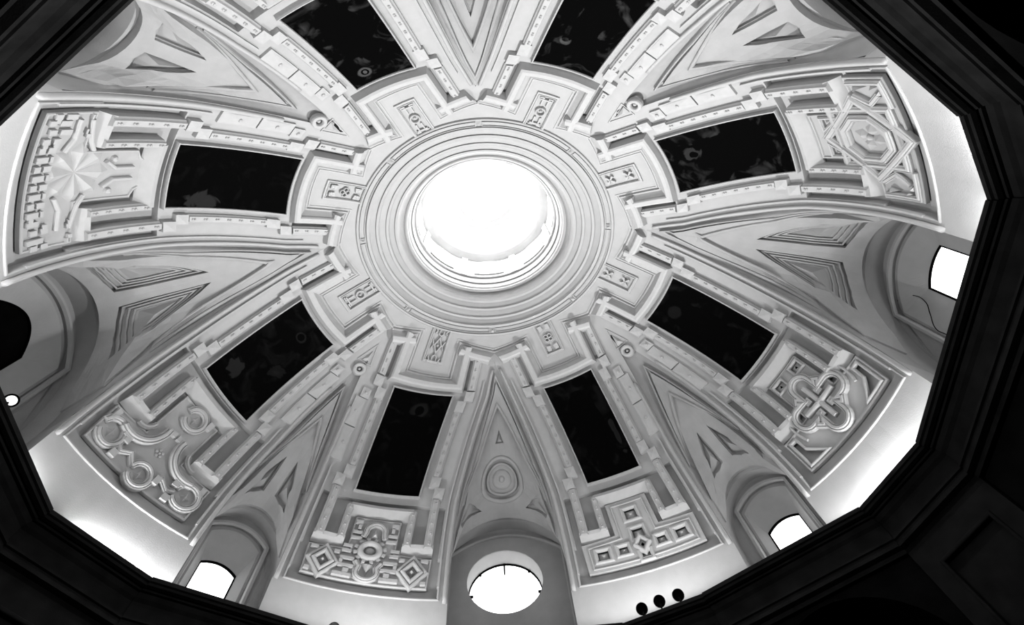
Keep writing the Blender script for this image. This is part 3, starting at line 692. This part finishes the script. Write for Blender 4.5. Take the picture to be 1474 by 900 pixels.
for j in range(8):
    g = GORE[j]; D = g['D']
    W = struct('window_%d' % (j+1), 'window niche on the %s side of the drum' % GN[j], 'window')
    def part(name, fn, m=PLASTER, smooth=False):
        mb = MB(); fn(mb); return mb.build(name, m, W, smooth)
    def loft(mb, L0, q0, L1, q1):
        mb.grid(np.stack([npt(j, L0[0], L0[1], q0), npt(j, L1[0], L1[1], q1)]))
    A = loop(g['hw'], g['zs'], g['zc'], 'arch')
    dp = .32 if g['wide'] else .24
    part('arch_soffit', lambda mb: loft(mb, A, D-.005, A, D+dp), WEB, True)
    # side cheeks between pier and jamb
    for sd in (-1, 1):
        k = (j+1) % 8 if sd > 0 else j
        bd = np.concatenate([np.linspace(-10.6, 0, 4), np.linspace(.6, 3.2, 3)])
        e = ribP(k, -sd*SE, bd, 0.0); fz = e[:, 2].copy(); fz[-1] = max(fz[-1], g['zs']+.01); f = npt(j, sd*g['hw'], fz, D)
        part('niche_cheek', lambda mb: mb.grid(np.stack([e, f])), PLASTER)
    if j % 4 == 2:
        D2 = D+dp; cz, r = (1.30, .745)
        hole = [(.06+r*math.cos(R_(t)), cz+r*math.sin(R_(t))) for t in range(0, 360, 9)]
        out = list(zip(A[0]*.999, A[1]))
        part('niche_wall', lambda mb: plate(mb, lambda u, v, h: npt(j, u, v, D2-h), out, .0, -.02, [hole], 1, .4), WEB)
        B2 = loop(1.16, 1.98, 2.42, 'seg')
        part('wall_band', lambda mb: sweep(mb, lambda u, v, h: npt(j, u, v, D2-h), list(zip(B2[0], B2[1])), roll(.06, .06), 1, .3), WEB)
        hx, hz_ = np.array(hole+hole[:1]).T
        part('round_reveal', lambda mb: loft(mb, (hx, hz_), D2-.005, (hx, hz_), D2+.5), PLASTER, True)
        part('frame', lambda mb: sweep(mb, lambda u, v, h: npt(j, u, v, D2+.46-h), hole, flat(.035, .03), 1, .3, True), BLACK)
        pn = part('pane', lambda mb: mb.add(npt(j, hx[:-1], hz_[:-1], D2+.485), [tuple(range(len(hx)-1))]), PANE)
        for t, L in ((90, .26), (180, .10), (0, .10), (135, .05), (45, .05)):
            c, s = math.cos(R_(t)), math.sin(R_(t))
            part('glazing_bar', lambda mb: sweep(mb, lambda u, v, h: npt(j, u, v, D2+.45-h), [(.06+(r-.01)*c, cz+(r-.01)*s), (.06+(r-L)*c, cz+(r-L)*s)], flat(.035, .03)), BLACK)
    else:
        hb, zs, zc = NICHE_B[j]; B = loop(hb, zs, zc, 'seg')
        D2 = D+dp
        part('niche_face', lambda mb: loft(mb, A, D2, B, D2), WEB)
        part('inner_arch_moulding', lambda mb: sweep(mb, lambda u, v, h: npt(j, u, v, D2-h), list(zip(B[0], B[1])), [(-.065, -.01), (-.065, .05), (-.015, .05), (0, .0), (0, -.05)], 1, .3), PLASTER)
        B_ = loop(hb, zs-.05, zc-.05, 'seg'); hw_, w0, w1, qw = WIN[j]
        part('inner_soffit', lambda mb: (loft(mb, B, D2-.0, B, D2+.05), loft(mb, B, D2+.05, loop(hb-.05, zs-.06, zc-.06, 'seg'), D2+.05)), WEB)
        Wl = loop(hw_, w0, w1, 'seg')
        B3 = loop(hb-.05, zs-.06, zc-.06, 'seg')
        n = len(B3[0])
        S = np.stack([npt(j, B3[0], B3[1], D2+.05), npt(j, Wl[0], Wl[1], qw)])
        part('splayed_jamb', lambda mb: mb.grid(S[:, :5]), PLASTER); part('splayed_jamb', lambda mb: mb.grid(S[:, n-5:]), PLASTER)
        part('splayed_head', lambda mb: mb.grid(S[:, 4:n-4]), PLASTER)
        part('frame', lambda mb: sweep(mb, lambda u, v, h: npt(j, u, v, qw+.02-h), list(zip(Wl[0], Wl[1])), flat(.03, .025), 1, .3), BLACK)
        part('pane', lambda mb: mb.add(npt(j, Wl[0], Wl[1], qw+.03), [tuple(range(n))]), SHUT if j == 4 else PANE)

for j in range(8):
    if DAY_W[j] <= 0: continue
    g = GORE[j]; rnd_ = j % 4 == 2
    q_ = (g['D']+.32+.475) if rnd_ else WIN[j][3]-.01
    hw_ = .70 if rnd_ else WIN[j][0]*.95
    z1 = 1.30+.7 if rnd_ else WIN[j][1]; z0 = 1.30-.7 if rnd_ else ZB+.1
    l = bpy.data.lights.new('window_daylight', 'AREA'); l.energy = DAY_W[j]
    l.shape = 'ELLIPSE' if rnd_ else 'RECTANGLE'; l.size = 2*hw_*(1 if rnd_ else 1); l.size_y = z1-z0
    o = bpy.data.objects.new('window_daylight', l); COL.objects.link(o)
    p0 = Vector(npt(j, .06 if rnd_ else 0, (z0+z1)/2, q_)); p1 = Vector(npt(j, .06 if rnd_ else 0, (z0+z1)/2, q_-1))
    dv = (p1-p0).normalized(); xa = Vector((0, 0, 1)).cross(dv).normalized()
    o.matrix_world = Matrix.Translation(p0) @ Matrix((xa, Vector((0, 0, 1)), -dv)).transposed().to_4x4()
    if (o.matrix_world.to_3x3() @ Vector((0, 0, -1))).dot(dv) < 0: o.matrix_world = o.matrix_world @ Matrix.Rotation(math.pi, 4, 'Y')
# ------------------------------------------------------------------ oculus ring and lantern
def lathe(mb, prof, n=200):
    t = np.arange(n+1)*2*math.pi/n; pr = np.array(prof)
    P = np.stack([pr[:, 0][:, None]*np.cos(t), pr[:, 0][:, None]*np.sin(t)*ASP, np.repeat(pr[:, 1][:, None], n+1, 1)], -1)
    mb.grid(P)
def sp(bd, h=0.0): return ((6-h)*math.cos(R_(bd)), (6-h)*math.sin(R_(bd)))
T1 = struct('ceiling', 'concentric stucco mouldings around the bright oculus', 'moulding')
rings = [('outer_ring', [sp(61.5), sp(61.6, .05), sp(61.95, .06), sp(62.0, .02), sp(63.6, .02), sp(63.65, .07), sp(64.2, .08)]),
         ('stepped_ring', [sp(64.2, .08), sp(64.4, .03), (2.46, 5.505), (2.45, 5.46), (2.40, 5.47)]),
         ('stepped_ring', [(2.40, 5.47), (2.385, 5.53), (2.26, 5.62), (2.25, 5.585), (2.20, 5.60)]),
         ('stepped_ring', [(2.20, 5.60), (2.185, 5.66), (2.08, 5.74), (2.07, 5.70), (2.02, 5.715)]),
         ('inner_cove', [(2.02, 5.715), (1.99, 5.80), (1.96, 5.95), (1.90, 6.07)]),
         ('inner_lip', [(1.90, 6.07), (1.90, 6.04), (1.86, 6.02), (1.83, 6.06), (1.82, 6.14), (1.80, 6.16)]),
         ('inner_lip', [(1.80, 6.16), (1.78, 6.40), (1.755, 6.38), (1.74, 6.44), (1.73, 6.70)])]
for nm, pr in rings:
    mb = MB(); lathe(mb, pr); mb.build(nm, PLASTER, T1)
RP = lambda u, v, h: sph(np.radians(u), np.radians(v), h)
for j in range(8):
    a0 = math.degrees(GORE[j]['c']); a1 = math.degrees(GORE[(j+1) % 8]['c'])
    if a1 < a0: a1 += 360
    mb = MB(); kk = 2.75*math.pi/180
    pa = [(a, 62.3) for a in np.linspace(a0+1.5, a1-1.5, 24)]+[(a, 63.3) for a in np.linspace(a1-1.5, a0+1.5, 24)]
    sweep(mb, lambda u, v, h: RP(u/kk, v, h), [(u*kk, v) for u, v in pa], flat(.014, .035), KB, .2, True, .015); mb.build('ring_panel', PLASTER, T1)
    mb = MB(); gem(mb, lambda u, v, h: RP(u, v, h), rect(a0-1.0, 62.2, a0+1.0, 63.4), .04, KB, .02); mb.build('ring_stud', PLASTER, T1)
# lantern drum: wall with eight openings, glazed
LR, LZ0, LZ1, CR = 1.73, 6.68, 8.25, 1.48
T2 = struct('wall_lantern', 'white drum of the lantern above the oculus', 'lantern')
for i in range(8):
    a0 = R_(45*i); da = R_(22.5)
    def LC(u, v, h, a0=a0):
        r = LR-h; a = a0+np.asarray(u)/LR; return np.stack([r*np.cos(a), r*np.sin(a)*ASP, v+0*a], -1)
    w = da*LR
    win = [(-.36, 6.98), (.36, 6.98)]+[(.36*math.cos(t), 7.75+.30*math.sin(t)) for t in np.linspace(0, math.pi, 9)]
    mb = MB(); plate(mb, LC, rect(-w, LZ0, w, LZ1), 0, -.15, [win], 1, .25); mb.build('drum_bay', PLASTER, T2)
    mb = MB(); sweep(mb, LC, win, roll(.06, .04), 1, .15, True, 0); mb.build('window_surround', PLASTER, T2)
    mb = MB(); plate(mb, LC, win, -.14, -.15, kv=1, grid=.25); mb.build('lantern_window_pane', SKYPANE, T2)
    mb = MB(); plate(mb, lambda u, v, h: LC(u+w, v, h), rect(-.09, LZ0, .09, LZ1), .05, -.02, kv=1); mb.build('pilaster_strip', PLASTER, T2)
mb = MB(); lathe(mb, [(1.76, 6.66), (1.70, 6.66), (1.68, 6.72), (1.72, 6.78)], 96); mb.build('drum_base_moulding', PLASTER, T2, True)
mb = MB(); lathe(mb, [(LR, 8.12), (1.66, 8.14), (1.62, 8.2), (1.52, 8.23), (CR, 8.25), (CR, 8.36), (1.50, 8.40)], 96); mb.build('lantern_cornice', PLASTER, T2, True)
mb = MB(); lathe(mb, [(1.50*math.cos(t), 8.40+1.1*math.sin(t)) for t in np.linspace(0, R_(62), 12)], 96); mb.build('lantern_cap', PLASTER, T2, True)
mb = MB(); t = np.arange(48)*2*math.pi/48; rr = 1.50*math.cos(R_(62))+.01
mb.add(np.stack([rr*np.cos(t), rr*np.sin(t)*ASP, np.full(48, 8.40+1.1*math.sin(R_(62)))], -1), [tuple(range(48))]); mb.build('skylight_pane', SKYPANE, T2)
ld = bpy.data.lights.new('lantern_daylight', 'AREA'); ld.shape = 'ELLIPSE'; ld.size = 1.3; ld.size_y = 1.1; ld.energy = LANTERN_W
lo = bpy.data.objects.new('lantern_daylight', ld); COL.objects.link(lo); lo.location = (0, 0, 9.25); lo.parent = T2

# ------------------------------------------------------------------ cornice below the drum
VERT = [(5.72, -30.9), (5.79, -19.0), (5.72, 18.2), (5.71, 31.6), (5.38, 58.7), (5.40, 72.4), (5.40, 107.6), (5.40, 121.3), (5.73, 145.4), (5.86, 162.1),
        (5.80, 198.0), (5.73, 213.6), (5.42, 238.7), (5.42, 252.4), (5.42, 287.6), (5.42, 301.0)]
VX = np.array([(r*math.cos(R_(a)), r*math.sin(R_(a))) for r, a in VERT])
def offset_poly(d):
    n = len(VX); out = []
    for i in range(n):
        a, b, c = VX[i-1], VX[i], VX[(i+1) % n]
        d1 = unit(b-a); d2 = unit(c-b); n1 = np.array([d1[1], -d1[0]]); n2 = np.array([d2[1], -d2[0]])
        m = unit(n1+n2); out.append(b+m*d/max(m@n1, .5))
    return np.array(out)
def W3(p, z): return np.array([p[0], p[1]*ASP, z])
CPROF = [(.55, -.93), (.0, -.97), (.0, -1.03), (.03, -1.04), (.04, -1.07), (.09, -1.08), (.10, -1.06), (.13, -1.10), (.17, -1.105), (.20, -1.16), (.24, -1.20), (.25, -1.24), (.25, -1.42), (.20, -1.43), (.20, -1.46), (.23, -1.47), (.23, -1.52), (.19, -1.53), (.19, -1.58), (.27, -1.60), (.27, -1.66)]
loops_ = [(offset_poly(d), z) for d, z in CPROF]
CT = struct('trim_2', 'dark many-sided cornice around the foot of the dome', 'cornice')
for i in range(16):
    i2 = (i+1) % 16
    step = 0.0 if i % 2 == 0 else -.02        # gore sides stand a little further in
    V = []
    for (lp, z), (d, _) in zip(loops_, CPROF):
        a, b = lp[i], lp[i2]; nrm = unit(np.array([(b-a)[1], -(b-a)[0]]))
        a = a+nrm*step*(d < .5); b = b+nrm*step*(d < .5)
        V += [W3(a, z), W3(b, z)]
    n = len(CPROF); F = [(2*t, 2*t+1, 2*t+3, 2*t+2) for t in range(n-1)]
    F += [tuple(2*t for t in range(n)), tuple(2*t+1 for t in range(n))[::-1]]
    mesh('cornice_length', V, F, DARK, CT)
# ledge behind the cornice, floor of the niches
mb = MB(); inn = offset_poly(.3); t = np.arange(16)
ring = [W3(p, -1.1) for p in inn]; outr = [W3(unit(p)*9.3, -1.1) for p in inn]
mb.add(ring+outr, [(i, (i+1) % 16, 16+(i+1) % 16, 16+i) for i in range(16)]); mb.build('trim_3', PLASTER)['kind'] = 'structure'

# ------------------------------------------------------------------ lower church
FZ = -8.35
PO, PI_ = offset_poly(.27), offset_poly(.27)
for k in range(8):
    i = 2*k; a, b = PI_[i], PI_[i+1]; L = np.linalg.norm((b-a)); e = (b-a)/L; nrm = np.array([e[1], -e[0]])
    T = thing('pilaster', 'dark stone pilaster with sunk panel under the %s rib' % WHERE[k], 'pilaster', 'dark pilasters below the cornice')
    def PC(u, v, h, a=a, e=e, nrm=nrm):
        u, v, h = np.broadcast_arrays(np.asarray(u, float), np.asarray(v, float), np.asarray(h, float))
        p = a+e*u[..., None]-nrm*h[..., None]; return np.stack([p[..., 0], p[..., 1]*ASP, v], -1)
    pan = rect(.28, -7.6, L-.28, -2.0)
    mb = MB(); plate(mb, PC, rect(0, FZ, L, -1.6), 0, -1.2, [pan], 1, 2.5); mb.build('shaft', DARK, T)
    mb = MB(); plate(mb, PC, rect(.2, -7.8, L-.2, -1.9), -.06, -.1, kv=1, grid=2.5); mb.build('sunk_panel', DARK, T)
    mb = MB(); sweep(mb, PC, pan, roll(.05, .02), 1, 2.5, True, 0); mb.build('panel_moulding', DARK, T)
    mb = MB(); plate(mb, PC, rect(-.05, FZ, L+.05, FZ+.5), .06, -1.25, kv=1, grid=2.5); mb.build('plinth', DARK, T)
for j in range(8):
    i = 2*j+1; i2 = (i+1) % 16; a, b = PI_[i], PI_[i2]; L = np.linalg.norm(b-a); e = (b-a)/L; nrm = np.array([e[1], -e[0]])
    def PC(u, v, h, a=a, e=e, nrm=nrm):
        u, v, h = np.broadcast_arrays(np.asarray(u, float), np.asarray(v, float), np.asarray(h, float))
        p = a+e*u[..., None]-nrm*h[..., None]; return np.stack([p[..., 0], p[..., 1]*ASP, v], -1)
    r = L/2-.12; zc = -1.72-r
    out = [(0, -1.6), (0, FZ), (.12, FZ), (.12, zc)]+[(L/2-r*math.cos(t), zc+r*math.sin(t)) for t in np.linspace(0, math.pi, 21)[1:]]+[(L-.12, FZ), (L, FZ), (L, -1.6)]
    T = struct('wall_arch_%d' % (j+1))
    mb = MB(); plate(mb, PC, out, -.05, -1.2, kv=1, grid=3); mb.build('arch_wall', VOID, T)
    #mb = MB(); sweep(mb, PC, [(L/2-(r+.04)*math.cos(t), zc+(r+.04)*math.sin(t)) for t in np.linspace(0, math.pi, 25)], roll(.08, .05), 1, 1, False, -.05); mb.build('arch_moulding', DARK, T)
mb = MB(); t = np.linspace(0, 2*math.pi, 49)
mb.grid(np.stack([np.stack([9.3*np.cos(t), 9.3*np.sin(t)*ASP, np.full(49, z)], -1) for z in (FZ, -1.1)])); mb.build('wall_outer', VOID)['kind'] = 'structure'
mb = MB(); mb.add(np.stack([9.3*np.cos(t[:-1]), 9.3*np.sin(t[:-1])*ASP, np.full(48, FZ)], -1), [tuple(range(48))]); mb.build('floor', VOID)['kind'] = 'structure'

# ------------------------------------------------------------------ lamps on the cornice ledge; the unseen strip lights are added for brightness
for i in range(16):
    i2 = (i+1) % 16; lp = offset_poly(.22); a, b = lp[i], lp[i2]
    A3, B3 = W3(a, -.93), W3(b, -.93); mid_ = (A3+B3)/2; ln = np.linalg.norm(B3-A3)
    T = thing('added_strip_light', 'added unseen strip light on the cornice ledge beneath the %s %s' % ((WHERE[i//2], 'rib') if i % 2 == 0 else (GN[i//2], 'vault web')), 'lamp', 'added strip lights behind the cornice lip', tuple(mid_))
    e = Vector(B3-A3).normalized(); up = Vector((0, 0, 1)); nin = up.cross(e); nin = nin if nin.dot(Vector(-mid_)) > 0 else -nin
    M = Matrix((e, nin, up)).transposed()
    hl = ln*.46
    runs = [(0.0, hl)] if i % 2 == 0 else [(-ln*.5+ln*.16, ln*.13), (ln*.5-ln*.16, ln*.13)]
    for x0, hr_ in runs:
        for nm, (w, h0, h1), m in (('housing', (.035, 0, .03), BLACK), ('tube', (.012, .03, .045), GILT)):
            V = [M @ Vector((x, y, z)) for x in (x0-hr_, x0+hr_) for y in (-w, w) for z in (h0, h1)]
            mesh(nm, V, [(0, 1, 3, 2), (4, 6, 7, 5), (0, 4, 5, 1), (2, 3, 7, 6), (0, 2, 6, 4), (1, 5, 7, 3)], m, T)
        l = bpy.data.lights.new('added_strip_glow', 'AREA'); l.shape = 'RECTANGLE'; l.size = 2*hr_; l.size_y = .06; l.energy = STRIP*STRIP_W[i]*hr_
        o = bpy.data.objects.new('added_strip_glow', l); COL.objects.link(o); o.parent = T
        z = (up*math.cos(R_(STRIP_TILT[i]))+nin*math.sin(R_(STRIP_TILT[i]))).normalized(); y = z.cross(e); o.matrix_local = Matrix((e, y, z)).transposed().to_4x4() @ Matrix.Rotation(math.pi, 4, 'X')
        o.location = Vector(e)*x0+Vector((0, 0, .06))
def lathe_along(mb, base, axis, prof, n=20):
    ax = Vector(axis).normalized(); u = ax.orthogonal().normalized(); v = ax.cross(u); V = []; k = len(prof)
    for r, h in prof:
        for i in range(n):
            t = 2*math.pi*i/n; V.append(Vector(base)+ax*h+u*(r*math.cos(t))+v*(r*math.sin(t)))
    F = [(i*n+j, i*n+(j+1) % n, (i+1)*n+(j+1) % n, (i+1)*n+j) for i in range(k-1) for j in range(n)]
    F += [tuple(range(n))[::-1], tuple((k-1)*n+j for j in range(n))]
    mb.add([tuple(p) for p in V], F)
eye = Vector((.02, -3.0, -6.66))
for (x, y, lab) in ((1.97, 5.09, 'round black lamp head on the cornice, leftmost of the three'), (2.23, 4.94, 'round black lamp head on the cornice, middle of the three'), (2.51, 4.83, 'round black lamp head on the cornice, rightmost of the three'),
                    (-2.62, 4.93, 'round black lamp head barely showing at the bottom edge, alone on the cornice')):
    P = Vector((x, y*ASP, -.80)); T = thing('lamp_head', lab, 'lamp', 'black lamp heads on the cornice', (P.x, P.y, -.97))
    d = Vector((P.x, P.y, 3)); ax = (eye-P).normalized()
    def put(nm, fn, m=BLACK):
        mb = MB(); fn(mb); o = mb.build(nm, m, T, True); o.matrix_parent_inverse = Matrix.Translation(-Vector(T.location)); return o
    sl = bpy.data.lights.new('flood', 'SPOT'); sl.energy = FLOOD_W; sl.spot_size = R_(120); sl.spot_blend = 1.0; sl.shadow_soft_size = .07
    so = bpy.data.objects.new('flood', sl); COL.objects.link(so); so.parent = T; so.location = (-P.x*.03, -P.y*.03, .34)
    so.rotation_euler = (Vector((-P.x*.2, -4.2, 3.2))-P).to_track_quat('-Z', 'Y').to_euler()
    put('housing', lambda mb: lathe_along(mb, P-ax*.10, ax, [(.03, -.06), (.06, -.04), (.085, .02), (.09, .09), (.085, .11), (.078, .11), (.07, .095), (.0, .09)]))
    put('stem', lambda mb: lathe_along(mb, (P.x, P.y, -.97), (0, 0, 1), [(.012, 0), (.012, .13)], 8))
    put('foot', lambda mb: lathe_along(mb, (P.x, P.y, -.975), (0, 0, 1), [(.05, 0), (.05, .012), (.02, .02)], 12))
P = Vector((-5.66, .10, -.78)); T = thing('spot_lamp', 'small lamp with black rim and white face on the cornice at the left edge', 'lamp', None, (P.x, P.y, -.97))
ax = (eye-P).normalized()
for nm, pr, m in (('shade', [(.02, -.10), (.05, -.07), (.075, .0), (.08, .03), (.07, .03), (.06, .0)], BLACK), ('face', [(.058, .01), (.055, .03), (.02, .04)], glow('lamp_face', .9)), ):
    mb = MB(); lathe_along(mb, P, ax, pr); o = mb.build(nm, m, T, True); o.matrix_parent_inverse = Matrix.Translation(-Vector(T.location))
mb = MB(); lathe_along(mb, (P.x, P.y, -.97), (0, 0, 1), [(.012, 0), (.012, .16)], 8); o = mb.build('stem', BLACK, T); o.matrix_parent_inverse = Matrix.Translation(-Vector(T.location))
cu = bpy.data.curves.new('loose_cable', 'CURVE'); cu.dimensions = '3D'; cu.bevel_depth = .007; cu.bevel_resolution = 1
pts = [(6.904, .745, 1.704), (6.991, .608, 1.639), (7.038, .535, 1.475), (7.026, .554, 1.216), (6.961, .656, 1.015), (6.869, .799, .716), (6.870, .798, .532)]
spn = cu.splines.new('BEZIER'); spn.bezier_points.add(len(pts)-1)
for bp, p_ in zip(spn.bezier_points, pts):
    bp.co = (p_[0]-.012, p_[1]*1.0-.02, p_[2]); bp.handle_left_type = bp.handle_right_type = 'AUTO'
tmp = bpy.data.objects.new('tmp', cu); COL.objects.link(tmp); me_ = bpy.data.meshes.new_from_object(tmp); bpy.data.objects.remove(tmp); bpy.data.curves.remove(cu); me_.materials.clear(); co = link('loose_cable', me_, BLACK)
tag(co, 'thin black cable trailing down the reveal of the right-hand window', 'cable')
